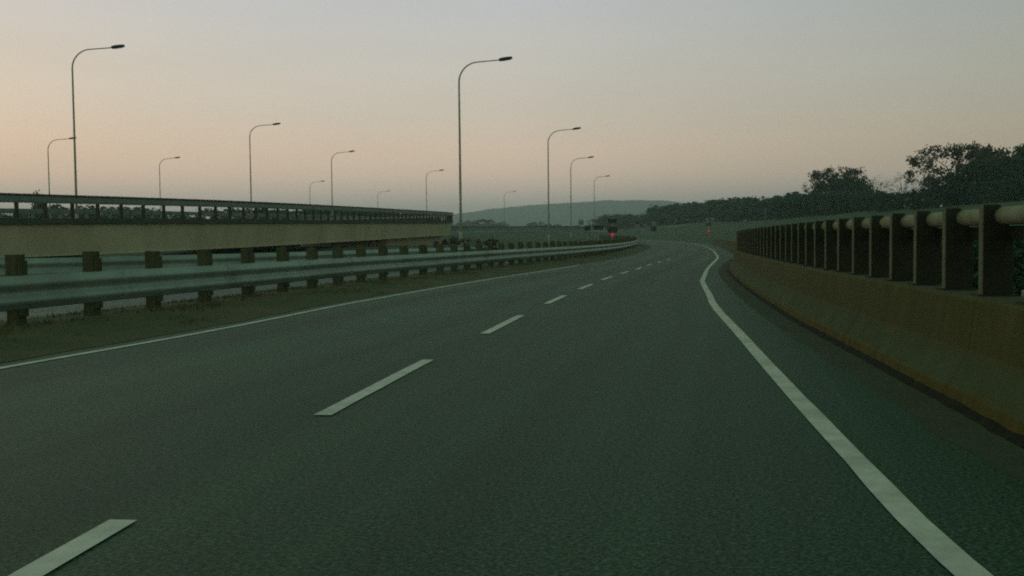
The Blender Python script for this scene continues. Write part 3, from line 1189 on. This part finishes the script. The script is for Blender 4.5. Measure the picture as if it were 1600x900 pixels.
def signpost(x, y, z, label, boards, post_h, lamp=None, pale=None, cat='sign', name='signpost'):
    """boards: list of (height, width, tall); lamp: height of a red warning lamp."""
    root = empty(name, (x, y, z), label, cat)
    mb = MB()
    mb.box(0, .05, post_h / 2 - .3, .1, .1, post_h + .6, 0, .01)
    mb.obj('post', M['lamp'], root)
    for hz, w, t in boards:
        mb = MB()
        mb.box(0, 0, hz, w, .05, t, 0, .015)
        for q in (-t * .25, t * .25):
            mb.box(0, .035, hz + q, w * .9, .02, .06)
        mb.obj('signboard', M['sign_dark'], root)
    for px_, hz, w, t in (pale or []):
        mb = MB()
        mb.box(px_, -.02, hz, w, .04, t, 0, .012)
        mb.obj('signboard', M['sign_pale'], root)
    if lamp:
        mb = MB()
        mb.box(0, -.06, lamp, .56, .12, .56, 0, .05)
        hs = mb.obj('lamp_housing', M['sign_dark'], root)
        bm = bmesh.new()
        bmesh.ops.create_uvsphere(bm, u_segments=14, v_segments=8, radius=.26)
        bmesh.ops.scale(bm, vec=(1, .35, 1), verts=bm.verts)
        bmesh.ops.translate(bm, vec=(0, -.13, lamp), verts=bm.verts)
        bm.verts.index_update()
        obj('red_lens', [q.co[:] for q in bm.verts], [[q.index for q in fc.verts] for fc in bm.faces], M['red'], hs, True)
        bm.free()
    return root


signpost(12.9, 131, 1.1, 'post with two stacked dark signboards and a red lamp left of the bend', [(2.4, 1.15, .55), (1.3, 1.2, .75)], 2.7, .62)
signpost(11.1, 131, 1.2, 'small dark signboard on a post next to the stacked dark boards', [(1.5, 1.3, .5)], 1.75)
signpost(10.3, 139, 1.2, 'small squarish dark signboard, leftmost of the dark boards by the bend', [(1.5, .75, .7)], 1.85)
signpost(10.0, 147, 1.2, 'small pale square sign beside the third lamp pole', [], 3.0, None, [(0, 2.4, .75, .7)])
signpost(38.5, 200, 1.6, 'post with red lamp, dark board and two pale plates right of the bend', [(2.2, .9, .55)], 3.4, .9,
         [(-.3, 3.2, .5, .75), (.75, 3.3, .7, .6)])
signpost(58.5, 236, 5.6, 'dark T shaped sign standing on the grass slope before the trees', [(2.6, 1.9, .75)], 2.8)
signpost(33.0, 238, 2.2, 'pale sign above a dark box where the road vanishes', [(1.2, 1.4, 1.1)], 3.0, None, [(0.1, 2.4, .85, 1.0)])

# ------------------------------------------------------------------ grass on the verges
v, f = [], []
rnd = random.Random(77)
for k in range(30000):
    y = 8 + 70 * rnd.random() ** 1.6
    a = GUARD.at(GUARD.s_at_y(y), -1.0)[0]
    b = LEFT_LINE.at(LEFT_LINE.s_at_y(y), -.5)[0]
    t = rnd.random()
    p = a.lerp(b, t)
    dens = noise.noise(Vector((p.x * .9, p.y * .5, 0))) + .25 - .5 * t
    if dens < rnd.random() * .5:
        continue
    z = road_z(p.y) + .03 + .05 * sin(pi * t)
    hgt = rnd.uniform(.02, .075)
    ang = rnd.random() * pi
    w = .012 + .006 * rnd.random()
    lx, ly = rnd.gauss(0, .04), rnd.gauss(0, .04)
    i = len(v)
    v += [(p.x - w * cos(ang), p.y - w * sin(ang), z - .03), (p.x + w * cos(ang), p.y + w * sin(ang), z - .03), (p.x + lx, p.y + ly, z + hgt)]
    f.append((i, i + 1, i + 2))
g = obj('grass', v, f, M['grass'])
tag(g, 'sparse short grass on the dirt verge under the near guardrail', 'grass', None, 'stuff')

# ------------------------------------------------------------------ haze
mb = MB()
mb.box(0, 1900, 59, 7200, 4400, 130)
m = bpy.data.materials.new('haze')
m.use_nodes = True
nn, ll = m.node_tree.nodes, m.node_tree.links
nn.remove(nn['Principled BSDF'])
pv = nn.new('ShaderNodeVolumePrincipled')
pv.inputs['Color'].default_value = (.82, .99, 1.0, 1)
pv.inputs['Density'].default_value = .00054
pv.inputs['Anisotropy'].default_value = .45
ll.new(pv.outputs[0], nn['Material Output'].inputs['Volume'])
hz = mb.obj('haze', m)
tag(hz, 'thin evening haze over the road and hills', 'haze', None, 'stuff')
